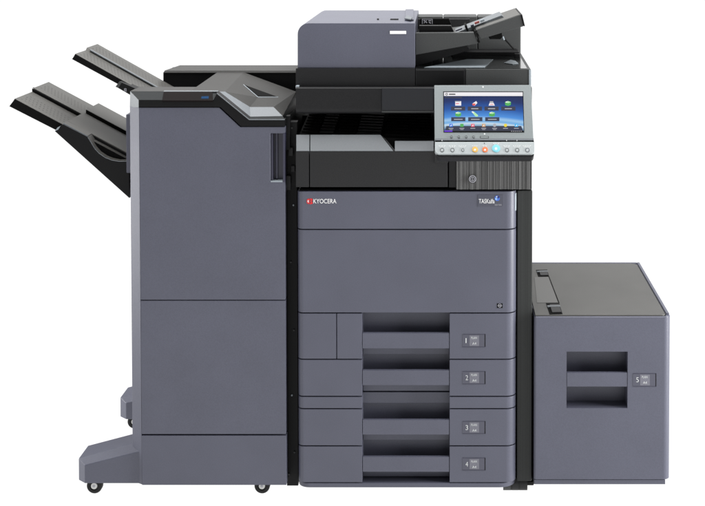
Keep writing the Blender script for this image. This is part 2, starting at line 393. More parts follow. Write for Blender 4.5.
# platen lid below the feeder
m = MB()
box(m, 296.6, 68.4, 415.2, 86.4, 0.05, 0.60, DARKCHAR, 0.0015)
box(m, 415.7, 69.4, 465.2, 86.4, 0.051, 0.60, CHAR, 0.0015)
box(m, 465.6, 69.2, 530.4, 86.0, 0.05, 0.60, MIDGREY, 0.002)
lid = m.build('platen_lid', copier)
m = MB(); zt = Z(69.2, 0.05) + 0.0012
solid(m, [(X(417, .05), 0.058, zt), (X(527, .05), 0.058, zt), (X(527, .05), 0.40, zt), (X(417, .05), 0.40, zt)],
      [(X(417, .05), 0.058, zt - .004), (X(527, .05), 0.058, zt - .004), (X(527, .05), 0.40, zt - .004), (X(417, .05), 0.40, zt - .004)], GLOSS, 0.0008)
box(m, 452, 52.0, 519.0, 57.6, 0.40, 0.50, BLACK, 0.002)
box(m, 514.5, 54.0, 519.5, 58.5, 0.36, 0.39, BLACK, 0.001)
zl = zt + 0.0006
lidf = lambda px, py: onplane(px, py, Vector((0, 0, zl)), Vector((0, 0, 1)))
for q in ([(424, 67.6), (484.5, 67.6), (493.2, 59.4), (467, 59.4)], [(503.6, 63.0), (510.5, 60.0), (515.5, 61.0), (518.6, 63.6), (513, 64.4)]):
    q = [lidf(*p) for p in q]; solid(m, q, [p + Vector((0, 0, 0.0008)) for p in q], STEEL_AND_GLINT, 0.0003)  # pale patches stand in for reflections in the glossy bed
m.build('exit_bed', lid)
m = MB(); box(m, 416.5, 70.6, 464.0, 85.6, 0.0496, 0.053, BLACK, 0.001); m.build('inset_panel', lid)
m = MB(); box(m, 528.4, 69.8, 530.7, 85.4, 0.0485, 0.055, STEEL_AND_GLINT, 0.0008); m.build('end_trim', lid)

# document feeder
feeder = MB()
pts = [(297.6, 68.0), (297.6, 34.5)] + [(308.6 + 11 * math.cos(R(t)), 34.2 + 11 * math.sin(R(t))) for t in range(190, 271, 10)] + [(414.9, 23.2), (414.9, 68.0)]
outline(feeder, pts, 0.06, 0.62, PANEL, 0.0015)
fo = feeder.build('document_feeder', copier)
m = MB(); box(m, 390.2, 30.9, 406.4, 34.0, 0.0588, 0.062, WHITE, 0.0004); m.build('white_label', fo)
zt = Z(23.2, 0.06)
def topf(px, py, off=0.0008): return onplane(px, py, Vector((0, 0, zt + off)), Vector((0, 0, 1)))
m = MB()
pix(m, [(377, 18.4), (379, 18.4), (379, 19.8), (377, 19.8)], topf, PITCH); pix(m, [(390.4, 18.6), (398.6, 18.6), (398.4, 19.8), (390.2, 19.8)], topf, PITCH)
q = [topf(404.8, 20.4), topf(413.6, 20.8), topf(413.6, 10.5), topf(405.6, 10.5)]
solid(m, q, [p + Vector((0, 0, 0.004)) for p in q], PANEL, 0.001)
q = [topf(404.4, 19.0, .004), topf(410.5, 20.2, .004), topf(412.5, 18.2, .006), topf(407, 16.2, .006)]
solid(m, q, [p + Vector((0, 0, 0.003)) for p in q], LIP, 0.0006)
m.build('latch', fo)
m = MB()                                                          # rear housing
box(m, 415.4, 16.6, 443.0, 60, 0.50, 0.62, MIDGREY, 0.004); box(m, 443.4, 16.6, 477.3, 60, 0.50, 0.62, MIDGREY, 0.004); box(m, 477.7, 16.6, 520.3, 60, 0.50, 0.62, MIDGREY, 0.004)
box(m, 415.4, 19.0, 470, 36, 0.47, 0.499, CHAR, 0.002)
m.build('rear_housing', fo)
m = MB()                                                          # feed throat, and a black block painting the shade under the tray
box(m, 415.3, 36, 432, 66, 0.20, 0.50, PITCH, 0.001)
outline(m, [(415.3, 47), (466, 44.5), (470, 50), (415.3, 66.5)], 0.14, 0.46, BLACK, 0.001)
m.build('throat_and_shade', fo)
m = MB()
outline(m, [(415.4, 33.0), (474.0, 32.6), (478.3, 43.0), (476.5, 43.8), (415.4, 55.0)], 0.10, 0.128, MIDGREY, 0.0015)
outline(m, [(436, 37.0), (474.0, 32.8), (477.6, 41.5), (436, 46)], 0.128, 0.42, MIDGREY, 0.0015)
outline(m, [(474.6, 31.2), (476.2, 30.6), (480.2, 42.4), (478.8, 42.8)], 0.098, 0.42, PITCH, 0.0005)
dt = m.build('document_tray', fo)
m = MB()
outline(m, [(476.0, 30.0), (520.8, 14.6), (523.8, 26.2), (480.4, 39.4)], 0.105, 0.40, MIDGREY, 0.0018)
outline(m, [(521.0, 14.8), (522.2, 14.4), (525.0, 26.0), (524.0, 26.4)], 0.103, 0.40, BLACK, 0.0005)
te = m.build('tray_extension', fo)
m = MB(); outline(m, [(477.5, 29.0), (519.8, 14.4), (520.0, 14.9), (477.7, 29.8)], 0.112, 0.385, TRAYGREY, 0.0004); m.build('paper_bed', te)
m = MB()
outline(m, [(454.5, 33.2), (501.5, 15.2), (506.0, 18.8), (460.0, 34.5)], 0.20, 0.36, LIP, 0.001)
m.build('paper_slope', dt)
m = MB()
outline(m, [(464.5, 26.0), (466.3, 25.4), (468.6, 30.4), (466.8, 31.0)], 0.19, 0.30, PITCH, 0.0006)
outline(m, [(474.5, 22.6), (479.0, 21.0), (479.6, 22.8), (475.0, 24.6)], 0.185, 0.199, MARK, 0.0004)
outline(m, [(480.0, 20.4), (484.0, 18.9), (484.6, 21.2), (480.6, 22.6)], 0.185, 0.199, STEEL_AND_GLINT, 0.0004)
outline(m, [(470.5, 25.4), (473.5, 24.2), (474.0, 26.0), (471.0, 27.2)], 0.185, 0.199, HANDLE, 0.0004)
outline(m, [(455.5, 30.4), (462, 27.9), (462.4, 29.2), (456, 31.6)], 0.185, 0.199, HANDLE, 0.0004)
m.build('paper_mark', dt)
m = MB()                                                          # side guides
outline(m, [(419.2, 25.7), (451.0, 25.7), (454.4, 33.0), (419.2, 33.0)], 0.14, 0.17, BLACK, 0.001)
m.build('paper_guide', dt); m = MB()
outline(m, [(420.0, 18.8), (448.8, 18.8), (451.8, 25.4), (420.0, 25.4)], 0.30, 0.33, PITCH, 0.001)
g = lambda a, b_: P(a, b_, 0.2985)
for q in ([(422, 18.9), (432.6, 18.9), (432.6, 19.5), (422, 19.5)], [(422, 18.9), (422.6, 18.9), (422.6, 24), (422, 24)], [(432, 18.9), (432.6, 18.9), (432.6, 24), (432, 24)], [(423.2, 20.5), (424.4, 19.9), (427.4, 22.6), (426.6, 23.2)], [(426.2, 20.2), (427.2, 20.2), (424.4, 23.2), (423.4, 23.2)], [(428.4, 20.2), (431.2, 20.2), (431.2, 21.2), (428.4, 21.2)], [(429.6, 21.8), (431.4, 23.2), (430.4, 23.6), (428.6, 22.4)]):
    pix(m, q, g, GREYPRINT)
m.build('paper_guide', dt)
m = MB()
outline(m, [(489.5, 34.8), (501.8, 32.4), (502.4, 37.2), (500.5, 39.2), (489.5, 39.2)], 0.20, 0.27, PITCH, 0.001)
tube(m, P(502.6, 36.6, 0.22), P(513.6, 49.0, 0.30), 0.0022, PITCH, 8); tube(m, P(502.6, 36.6, 0.22), P(504, 40, 0.22), 0.003, STEEL_AND_GLINT, 8)
m.build('tray_stay', dt)

# control panel on its tilted plane
pT, pB = P(483, 85, -0.055), P(483, 141, -0.138)
ax = (pT - pB).normalized(); N = Vector((1, 0, 0)).cross(ax).normalized()
if N.y > 0: N = -N
def C(off): return lambda px, py: onplane(px, py, pT + N * off, N)
def slab(mb, pxs, off0, off1, material, bevel=0.0):
    a = [onplane(px, py, pT, N) for px, py in pxs]
    solid(mb, [q + N * off1 for q in a], [q + N * off0 for q in a], material, bevel)
m = MB()
slab(m, [(434.2, 85.0), (531.0, 84.7), (533.6, 140.0), (434.6, 140.0)], -0.016, 0.0, SILVER, 0.002)
slab(m, [(434.8, 138.4), (533.7, 138.4), (533.8, 140.4), (434.8, 140.4)], -0.010, 0.0008, LIP, 0.0005)
slab(m, [(435, 140.4), (534, 140.4), (534, 142.2), (435, 142.2)], -0.016, -0.002, PITCH, 0.0)
corner = [(434.9, 141.9), (534.6, 141.9), (534.6, 150.6)] + arc(531.2, 150.8, 3.4, 10, 90, 5) + arc(439.4, 149.6, 4.6, 90, 175, 5)
slab(m, corner, -0.016, 0.001, PALE, 0.0012)
low = [(435.4, 150), (534.2, 150), (534.2, 153.8)] + arc(530.6, 153.4, 3.6, 20, 90, 5) + arc(441, 152.2, 4.8, 90, 170, 5)
slab(m, low, -0.030, -0.0055, CHAR, 0.002)
cp = m.build('control_panel', copier)
m = MB(); box(m, 452, 98, 520, 146, -0.05, 0.035, BLACK, 0.004); m.build('panel_bracket', cp)
# touchscreen
m = MB()
slab(m, [(443.2, 91.4), (523.3, 91.4), (524.3, 132.5), (443.6, 132.5)], -0.004, 0.0006, PITCH, 0.0004)
sc = C(0.0010)
k = len(m.f); pix(m, [(443.9, 92.1), (522.7, 92.1), (523.6, 131.8), (444.3, 131.8)], sc, WALL); m.uv[k] = [(0, 1), (1, 1), (1, 0), (0, 0)]
s1, s2, s3 = C(0.0013), C(0.0016), C(0.0019)
def rect(x0, y0, x1, y1, fn, material): pix(m, [(x0, y0), (x1, y0), (x1, y1), (x0, y1)], fn, material)
rect(444.0, 92.2, 522.7, 96.0, s1, S_WHITE); ring(m, 446.6, 94.2, 1.3, 0.6, s2, S_BLACK, 10); rect(449.0, 93.7, 455.4, 94.8, s2, S_BLACK)
rect(444.6, 96.8, 462, 98.2, s1, S_GREY)
for i in range(4): rect(451.0 + i * 16.75, 106.5, 465.2 + i * 16.75, 110.6, s1, S_GREY)
for i in range(3): rect(451.2 + i * 17.0, 117.2, 465.4 + i * 17.0, 121.2, s1, S_GREY)
for i in range(4): rect(454.5 + i * 16.75, 108.2, 461.6 + i * 16.75, 109.1, s2, S_LGREY)
for i in range(3): rect(454.0 + i * 17.0, 118.9, 462.6 + i * 17.0, 119.8, s2, S_LGREY)
rect(455.2, 101.2, 461.2, 105.6, s2, S_WHITE); rect(455.8, 103.2, 459.0, 104.0, s3, S_PINK); rect(455.0, 101.0, 460.2, 101.9, s3, S_LGREY)
pix(m, [(472.6, 103.4), (476.2, 101.0), (477.4, 103.0), (474.6, 105.8), (472.4, 105.0)], s2, S_WHITE); pix(m, [(472.2, 103.6), (475.4, 103.4), (475.2, 105.6), (472.6, 105.4)], s3, S_RED)
pix(m, [(488.6, 105.6), (489.6, 102.8), (493.6, 102.8), (494.8, 105.6)], s2, S_WHITE); rect(489.8, 101.2, 493.2, 103.0, s3, S_LGREY); rect(490.2, 104.2, 493.4, 104.8, s3, S_PINK)
def cube(x, y):
    pix(m, [(x - 3, y - 1.2), (x, y - 2.4), (x + 3, y - 1.4), (x + 0.2, y - 0.2)], s2, S_LGREEN)
    pix(m, [(x - 3, y - 1.2), (x + 0.2, y - 0.2), (x + 0.2, y + 2.6), (x - 2.8, y + 1.8)], s2, S_GREEN)
    pix(m, [(x + 0.2, y - 0.2), (x + 3, y - 1.4), (x + 2.8, y + 1.6), (x + 0.2, y + 2.6)], s2, S_GREEN)
    pix(m, [(x - 2.6, y - 1.6), (x - 0.4, y - 2.3), (x - 1.0, y - 0.8), (x - 1.8, y - 0.6)], s3, S_WHITE)
cube(508, 103.4); cube(458.2, 114.2); cube(492, 114.2)
pix(m, [(471.8, 112.0), (473.6, 111.4), (478.2, 115.2), (477.6, 116.6), (475.4, 116.4)], s2, S_LGREEN); pix(m, [(471.4, 111.8), (472.6, 111.2), (474.2, 112.6), (473.2, 113.4)], s3, S_WHITE)
pix(m, [(445, 130.8), (446.4, 126.0), (521.2, 126.0), (523.2, 130.8)], s1, S_GREY); rect(444.4, 130.6, 523.5, 131.8, s2, S_BLACK); rect(444.4, 130.5, 452.4, 131.7, s3, S_VIO)
for i, q in enumerate((S_BLUE, S_GREEN, S_PINK, S_TAN, S_LGREY, S_YEL, S_CYAN)):
    x_ = 451.0 + i * 10.9
    if i in (4, 5): disc(m, x_, 125.3, 1.7, s2, q, 12)
    else: rect(x_ - 1.7, 123.8, x_ + 1.7, 126.8, s2, q)
    if i in (0, 2, 3, 6): pix(m, [(x_ - 0.8, 126.0), (x_ + 0.2, 124.4), (x_ + 1.0, 125.0), (x_ - 0.2, 126.3)], s3, S_WHITE)
    rect(x_ - 2.4, 128.0, x_ + 2.4, 128.7, s2, S_LGREY); rect(x_ - 1.6, 129.3, x_ + 1.6, 129.8, s2, S_LGREY if i in (0, 1, 3, 4) else S_GREY)
for i in range(6): rect(511 + i * 1.9, 130.9, 512.2 + i * 1.9, 131.5, s3, S_LGREY)
m.build('touchscreen', cp)
# keys
k1, k2 = C(0.0012), C(0.0017)
def key(x, y, r, material, rim=None):
    t = MB()
    c = onplane(x, y, pT, N)
    tube(t, c - N * 0.001, c + N * 0.0026, r * 0.0026, rim or material, 20, r * 0.0024)
    f_ = C(0.0031); disc(t, x, y - 0.2, r * 0.70, f_, material, 16)
    return t
for i in range(4):
    t = key(451.4 + i * 7.4, 137.0, 1.05, SILVER, CHAR); t.build('button', cp)
t = MB(); slab(t, [(480.2, 136.2), (488.8, 136.2), (488.8, 138.2), (480.2, 138.2)], -0.002, 0.0010, CHAR, 0.0004); pix(t, [(480.7, 136.5), (488.3, 136.5), (488.3, 137.9), (480.7, 137.9)], C(0.0014), SILVER); t.build('button', cp)
for x_, r_ in ((442.1, 2.0), (452.4, 2.0), (462.8, 1.5), (507.0, 1.9), (517.2, 2.0), (527.4, 2.1)): key(x_, 150.2, r_, PALE, MIDGREY if x_ < 520 else POCKET).build('button', cp)
for x_, y_, r_, q in ((475.0, 149.7, 3.1, YELLOWB), (485.0, 149.8, 3.0, ORANGEB), (496.0, 148.6, 4.2, CYANB)):
    t = key(x_, y_, r_, q); disc(t, x_, y_, r_ * 0.32, C(0.0035), PALEPRINT, 12); t.build('button', cp)
m = MB()
for x_, w_ in ((442.3, 7.5), (452.6, 7.5), (462.6, 8.2), (475.0, 6.0), (485.0, 5), (496.3, 6.5), (507, 7), (517, 8), (527, 9)):
    y_ = 145.6 if x_ not in (496.3,) else 143.2
    for j in range(2):
        n_ = max(2, int(w_ / 2.0)); hw = w_ * (0.5 if j == 0 else 0.36)
        for q in range(n_):
            a = x_ - hw + 2 * hw * q / n_; pix(m, [(a, y_ + j * 1.1), (a + 2 * hw / n_ * 0.78, y_ + j * 1.1), (a + 2 * hw / n_ * 0.78, y_ + 0.62 + j * 1.1), (a, y_ + 0.62 + j * 1.1)], C(0.0015), PALEPRINT)
m.build('key_lettering', cp)
for x_, y_ in ((483.0, 87.0), (484.6, 133.9)):
    m = MB(); disc(m, x_, y_, 0.8, C(0.0007), PALEPRINT, 10); m.build('indicator', cp)
m = MB()
for x_ in (442, 506.6, 517):
    pix(m, [(x_ - .3, 139.8), (x_ + .3, 139.8), (x_ + .3, 141.0), (x_ - .3, 141.0)], C(0.0012), PALEPRINT); m.build('indicator', cp); m = MB()
disc(m, 484.4, 143.3, 0.5, C(0.0015), PITCH, 8)
m.build('status_lamp', cp)

# caster at the right front
def caster(parent, px, d, r=0.0205, hub=True, width=0.020):
    t = MB(); c = Vector((X(px, d), d, r))
    # place on the pixel column measured near the floor
    c.x = P(px, 489, d).x
    n = 28
    prof = [(0.0, r * 0.55), (0.0, r * 0.90), (0.003, r), (width - 0.003, r), (width, r * 0.90), (width, r * 0.55)]
    vs = []; fs = []
    for i in range(n):
        a = 2 * math.pi * i / n
        for yy, q in prof: vs.append((c.x + q * math.cos(a), d + yy, c.z + q * math.sin(a)))
    k = len(prof)
    for i in range(n):
        for j in range(k - 1): fs.append((i * k + j, i * k + j + 1, ((i + 1) % n) * k + j + 1, ((i + 1) % n) * k + j))
    t.raw(vs, fs, RUBBER)
    tube(t, (c.x, d + 0.0025, c.z), (c.x, d + width - 0.0025, c.z), r * 0.57, CHAR, 20)
    wob = t.build('caster', parent)
    h = MB(); tube(h, (c.x, d - 0.002, c.z + 0.001), (c.x, d + 0.004, c.z + 0.001), r * 0.40, HUB, 18); tube(h, (c.x, d - 0.003, c.z + .001), (c.x, d - 0.001, c.z + .001), r * 0.14, GREYPRINT, 10)
    h.build('hub', wob)
    return wob
def twin_caster(parent, px0, px1, d):
    t = MB(); r = 0.019
    xa, xb = P(px0, 486, d).x, P(px1, 486, d).x
    wd = (xb - xa)
    for a, c in ((0.0, 0.30), (0.37, 0.62), (0.69, 1.0)):
        tube(t, (xa + wd * a, d + r, r), (xa + wd * c, d + r, r), r, CHAR if a else MIDGREY, 22)
    tube(t, (xa + wd * 0.02, d + r, r), (xb, d + r, r), r * 0.985, RUBBER, 14)
    o_ = t.build('caster', parent)
    t = MB(); box(t, px0 + 4, 478.5, px1 - 2, 484, d + 0.01, d + 0.06, BLACK, 0.001); t.build('caster_mount', o_)
    return o_
twin_caster(copier, 503.5, 527.5, 0.028)
twin_caster(copier, 303.5, 327.5, 0.50); twin_caster(copier, 500, 524, 0.50)

# ================================================================== PAPER DECK
deck = thing('paper_deck', 'low blue-grey side cabinet with a flat dark top, right of the copier', 'paper deck', (X(601), 0.28, 0))
dx0, dx1 = X(534.6), X(671.0); ztop, zbot = Z(316.6), Z(484.8)
rr = 0.018
def deckplan(inset=0.0, r0=0.006, r1=rr, y1=0.575):
    a, c, e_ = dx0 + inset, dx1 - inset, y1 - inset
    p = [(a, e_), (a, inset + r0), (a + r0, inset)]
    p += [(c - r1 + r1 * math.sin(R(t)), inset + r1 - r1 * math.cos(R(t))) for t in range(0, 91, 10)]
    p += [(c - r1 * 1.2 + r1 * 1.2 * math.cos(R(t)), e_ - r1 * 1.2 + r1 * 1.2 * math.sin(R(t))) for t in range(0, 91, 15)]
    return p
m = MB()
# shell behind the front panel, rim up to the top
bp = [(x_, y_) for x_, y_ in deckplan()]
prism(m, 'z', [(x_, max(y_, 0.075)) for x_, y_ in bp], Z(479), ztop, PANEL, 0.0)
m.build('cabinet', deck)
# front panel as frame around handle recess
m = MB()
hx0, hx1, hz0, hz1 = X(566.8), X(628.0), Z(408.2), Z(351.6)
plan_full = [(dx0, 0.075), (dx0, 0.004), (dx0 + 0.004, 0)] + [(dx1 - rr + rr * math.sin(R(t)), rr - rr * math.cos(R(t))) for t in range(0, 91, 10)] + [(dx1, 0.075)]
plan_cut = [(dx0, 0.075), (dx0, 0.004), (dx0 + 0.004, 0), (hx0, 0), (hx0, 0.058), (hx1, 0.058), (hx1, 0)] + plan_full[3:]
def stack(mb, plans):   # butted layers sharing rings of the same outline
    for pl_, a, c, bv in plans: prism(mb, 'z', pl_, a, c, PANEL, bv)
e3 = 0.002
# side walls and upper / lower parts, with a soft top edge
prism(m, 'z', plan_full, hz1, ztop - e3, PANEL)
prism(m, 'z', plan_cut, hz0, hz1, PANEL)
prism(m, 'z', plan_full, Z(479.4), hz0, PANEL)
ins = [(x_ + (e3 if x_ < dx0 + 0.01 else 0) - (e3 if x_ > dx1 - 0.01 else 0), max(y_, e3)) for x_, y_ in plan_full]
solid(m, [(x_, y_, ztop - e3) for x_, y_ in plan_full], [(x_, y_, ztop) for x_, y_ in ins], PANEL)
dfp = m.build('front_panel', deck)
m = MB(); b0, b1 = 372.8, 386.8
prism(m, 'x', [(0.0005, Z(b1)), (0.0005, Z(b0)), (0.010, Z(b0 - 0.3)), (0.013, Z(b1 - 4)), (0.0575, Z(b1 - 7)), (0.0575, Z(b1 - 5.6)), (0.012, Z(b1))], hx0 + 0.0008, hx1 - 0.0008, PANEL, 0.0012)
m.build('handle', dfp)
tagplate(dfp, 633.2, 373.4, 656.3, 386.6, '5')
m = MB()
pb = [(x_ if x_ < dx1 - 0.03 else min(x_, dx1 - 0.012), max(y_, 0.003)) for x_, y_ in plan_full]
prism(m, 'z', [(x_, y_ if y_ < 0.05 else 0.55) for x_, y_ in pb], zbot, Z(480.2), PANEL, 0.0012)
m.build('base_plate', deck)
# top plate with hinge pockets
m = MB(); zp = ztop + 0.0035
tp = []
ta, tc_, tf, tb = dx0 + 0.002, dx1 - 0.0125, 0.004, 0.560
tp = [(ta, tb), (ta, tf)] + [(tc_ - .012 + .012 * math.sin(R(t)), tf + .012 - .012 * math.cos(R(t))) for t in range(0, 91, 15)] + [(tc_ - .02 + .02 * math.cos(R(t)), tb - .02 + .02 * math.sin(R(t))) for t in range(0, 91, 15)]
prism(m, 'z', tp, ztop - 0.002, zp, DECKTOP, 0.0012)
tob = m.build('top_plate', deck)
m = MB()      # dark joint all round the plate
tg = [(x_ + (0.0022 if x_ > 0.4 else -0.0008), y_ + (0.002 if y_ > 0.3 else 0.0)) for x_, y_ in tp]
prism(m, 'z', tg, ztop - 0.002, ztop + 0.0009, PITCH); m.build('top_seal', deck)
m = MB()      # raised rim along the right and the back
prism(m, 'z', [(tc_ + 0.0035, 0.02), (dx1 - 0.001, 0.02), (dx1 - 0.001, 0.574), (tc_ + 0.0035, 0.574)], ztop - 0.002, ztop + 0.0035, PANEL, 0.0015)
prism(m, 'z', [(ta, tb + 0.003), (tc_ + 0.003, tb + 0.003), (tc_ + 0.003, 0.574), (ta, 0.574)], ztop - 0.002, ztop + 0.0035, PANEL, 0.0015)
m.build('rim', deck)
def dt_(px, py, off=0.0): return onplane(px, py, Vector((0, 0, zp + off)), Vector((0, 0, 1)))
for q in ([(536, 270.2), (547.2, 269.8), (549.0, 276.6), (538.2, 276.8)], [(546.0, 303.4), (559.0, 303.2), (562.6, 314.2), (549.6, 314.6)]):
    m = MB(); a = [dt_(*p) for p in q]; c = sum(a, Vector()) / 4
    solid(m, a, [p + Vector((0, 0, 0.0008)) for p in a], PITCH, 0.0)
    b_ = [c + (p - c) * 0.72 + Vector((0.003, -0.004, 0.001)) for p in a]
    solid(m, b_, [p + Vector((0, 0, 0.0025)) for p in b_], CHAR, 0.0006)
    f0 = [a[0] + (a[3] - a[0]) * 0.30, a[1] + (a[2] - a[1]) * 0.30, a[1] + (a[2] - a[1]) * 0.42, a[0] + (a[3] - a[0]) * 0.42]
    solid(m, [p + Vector((0, 0, .0008)) for p in f0], [p + Vector((0, 0, 0.004)) for p in f0], LIP, 0.0006)
    m.build('hinge_pocket', tob)
m = MB()
a = [dt_(548.4, 276.4), dt_(549.2, 276.4), dt_(559.6, 303.4), dt_(558.6, 303.4)]
solid(m, a, [p + Vector((0, 0, 0.0006)) for p in a], PITCH)
a = [dt_(534.5, 277.4), dt_(548.2, 277.2), dt_(558.0, 302.8), dt_(537, 303)]
solid(m, a, [p + Vector((0, 0, 0.0008)) for p in a], mat('satin_strip', (0.066, 0.065, 0.061), 0.36, 0.5, grain=0.05))
m.build('hinge_strip', tob)
for px, d in ((545, 0.45), (650, 0.45), (600, 0.12)):
    t = MB(); tube(t, (X(px), d, 0.0), (X(px), d, zbot + 0.002), 0.016, RUBBER, 16); t.build('foot', deck)

# ================================================================== FINISHER
fin = thing('paper_finisher', 'tall narrow blue-grey paper finisher on casters with two tilted trays, left of the copier', 'finisher', (X(212), 0.28, 0))
fx0, fx1 = X(131.4, 0.024), X(285.4)
m = MB()
fb = Z(485.0)
# carcass
prism(m, 'z', [(X(140.4), 0.032), (fx1 - 0.001, 0.032), (fx1 - 0.001, 0.52), (fx0, 0.52), (fx0, 0.0505), (X(140.4), 0.0505)], fb + 0.001, Z(126), PITCH)
m.build('body', fin)
m = MB()
pl4 = [(X(140.4), 0.0015), (X(140.4), 0.05), (fx0, 0.05), (fx0, 0.0235)]
prism(m, 'z', pl4, fb + 0.0005, Z(107.4), PANEL, 0.001)
m.build('corner_post', fin)
m = MB(); prism(m, 'z', [(fx0 - 0.0002, 0.0505), (fx0 + 0.0018, 0.0505), (fx0 + 0.0018, 0.519), (fx0 - 0.0002, 0.519)], fb, Z(107.4), PANEL)
m.build('left_panel', fin)
m = MB(); prism(m, 'z', [(fx1 - 0.002, 0.0325), (fx1, 0.0325), (fx1, 0.519), (fx1 - 0.002, 0.519)], fb, Z(121), BLACK); 

m.build('right_panel', fin)
m = MB()
box(m, 286.2, 122, 297.6, 485.8, 0.055, 0.09, BLACK, 0.001)
box(m, 286.6, 116, 290.5, 150, 0.030, 0.0545, BLACK, 0.001); box(m, 289, 148, 293.5, 156, 0.040, 0.0545, CHAR, 0.001); box(m, 287, 176, 291, 190, 0.040, 0.0545, CHAR, 0.001); box(m, 291.5, 166, 295.2, 172, 0.045, 0.0545, CHAR, 0.001)
for a_, b_ in ((292, 128), (293.5, 205), (291, 262), (294, 330), (292, 395), (294.5, 452), (289, 474)):
    q = P(a_, b_, 0.054); tube(m, q, q + Vector((0, -0.004, 0)), 0.0022, STEEL_AND_GLINT if b_ % 2 else MIDGREY, 8)
m.build('docking_frame', fin)
m = MB(); box(m, 127.4, 114.5, 134, 173, 0.06, 0.34, PANEL, 0.002); m.build('side_grip', fin)
# doors
hx0, hx1, hz0, hz1 = X(271.2), X(283.8), Z(181.4), Z(133.4)
dz = lambda y_: Z(y_)
m = MB()
xl = X(140.6)
pts = [(xl, Z(299.9)), (fx1, Z(299.9)), (fx1, hz0), (hx0, hz0), (hx0, hz1), (fx1, hz1), (fx1, Z(126.9)), (X(241), Z(126.9)), (X(220.4), Z(107.6)), (xl, Z(107.6))]
prism(m, 'y', pts, 0.0, 0.030, PANEL, 0.0013)
ud = m.build('upper_door', fin)
m = MB()
prism(m, 'y', [(hx0, hz0), (fx1, hz0), (fx1, hz1), (hx0, hz1)], 0.024, 0.031, HANDLE)
prism(m, 'y', [(hx0 + .001, hz0 + .001), (hx0 + .006, hz0 + .001), (hx0 + .006, hz1 - .001), (hx0 + .001, hz1 - .001)], 0.004, 0.024, HANDLE, 0.001)
prism(m, 'y', [(hx0 + .011, hz0 + .004), (hx0 + .017, hz0 + .004), (hx0 + .017, hz1 - .001), (hx0 + .011, hz1 - .001)], 0.014, 0.024, HANDLE, 0.002)
prism(m, 'y', [(hx1 - .001, hz0 - .002), (fx1 + .0005, hz0 - .002), (fx1 + .0005, hz1), (hx1 - .001, hz1)], -0.0006, 0.024, HANDLE, 0.001)
prism(m, 'y', [(hx0, hz0 - .002), (hx1 - .002, hz0 - .002), (hx1 - .002, hz0 + .0015), (hx0, hz0 + .0015)], -0.0008, 0.024, STEEL_AND_GLINT, 0.0008)
m.build('door_handle', ud)
m = MB(); prism(m, 'y', [(xl, Z(434.2)), (fx1, Z(434.2)), (fx1, Z(300.7)), (xl, Z(300.7))], 0.0, 0.030, PANEL, 0.0013); m.build('lower_door', fin)
m = MB(); prism(m, 'y', [(xl, fb), (fx1 + 0.001, fb), (fx1 + 0.001, Z(435.6)), (xl, Z(435.6))], -0.001, 0.030, PANEL, 0.0013); m.build('base_panel', fin)

# top cover
m = MB()
outline(m, [(138.7, 100.2), (213.5, 100.2), (217.0, 93.4), (249.2, 119.6), (284.8, 119.6), (284.8, 126.4), (241.0, 126.4), (220.4, 107.1), (138.7, 107.1)], -0.002, 0.032, BLACK, 0.001)
band = m.build('trim_band', fin)
m = MB()
a = [P(138.6, 100.0, -0.002), P(213.6, 100.0, -0.002), P(217, 91.4, 0.04), P(130.2, 91.2, 0.04)]
face(m, a, BEVEL)
face(m, [P(138.6, 100.0, -0.002), P(130.2, 91.2, 0.04), P(129.8, 107.2, 0.025), P(138.6, 107.2, 0.0)], LIP)      # pale corner facet
E_ = P(217, 91.4, 0.04)
face(m, [P(130.2, 91.2, 0.04), P(190, 91.3, 0.04), P(197, 86.9, 0.14), P(138.5, 86.9, 0.14)], TOPGREY)
face(m, [P(138.5, 86.9, 0.14), P(197, 86.9, 0.14), P(197, 86.9, 0.14) - Vector((0, 0, 0.1)), P(138.5, 86.9, 0.14) - Vector((0, 0, 0.1))], BLACK)
face(m, [P(130.2, 91.2, 0.04), P(138.5, 86.9, 0.14), P(138.5, 86.9, 0.14) - Vector((0, 0, .05)), P(129.8, 107.2, 0.025)], BLACK)
A = P(190, 91.3, 0.04); B = P(217.5, 72.2, 0.36); C_ = P(243.5, 72.2, 0.36); Dp = P(296, 91.6, 0.27)
E2 = P(225.0, 91.6, 0.05); T1 = P(250.0, 107.0, 0.045); T2 = P(273.5, 107.0, 0.045); G = P(282.6, 116.0, 0.012); T0 = P(250.3, 116.6, 0.012); E1 = P(219.5, 91.5, 0.032)
mid = P(262, 90, 0.17)
face(m, [A, B, E2], TOPGREY); face(m, [A, E2, E1, E_], TOPGREY)
K = P(258, 97.2, 0.12)
face(m, [B, C_, E2], TOPGREY); face(m, [C_, K, E2], TOPGREY); face(m, [K, T1, E2], TOPGREY)
face(m, [C_, Dp, K], TOPGREY); face(m, [K, Dp, T2], TOPGREY); face(m, [K, T2, T1], TOPGREY); face(m, [Dp, G, T2], TOPGREY)
face(m, [T1, T2, G, T0], LIP)
face(m, [E1, E2, T1, T0], LIP)
F0, F1, F2 = P(217.0, 93.4, -0.002), P(249.2, 119.6, -0.002), P(284.8, 119.6, -0.002)
face(m, [F0, E1, T0, F1], CHAR); face(m, [F1, T0, G, F2], BEVEL); face(m, [E_, E1, F0, P(213.6, 100, -0.002)], CHAR)
dn = Vector((0, 0, -0.12))
face(m, [A, B, B + dn, A + dn * .5], BLACK); face(m, [B, C_, C_ + dn, B + dn], BLACK); face(m, [C_, Dp, Dp + dn, C_ + dn], BLACK); face(m, [Dp, G, G + dn * .2, Dp + dn], BLACK); face(m, [G, F2, F2 + dn * .1, G + dn * .2], CHAR)
for p_, q_ in ((F0, F1), (F1, F2)): tube(m, p_ + Vector((0, -.0004, 0)), q_ + Vector((0, -.0004, 0)), 0.0013, LIP, 8)
top = m.build('top_cover', fin, 15)
from mathutils.bvhtree import BVHTree
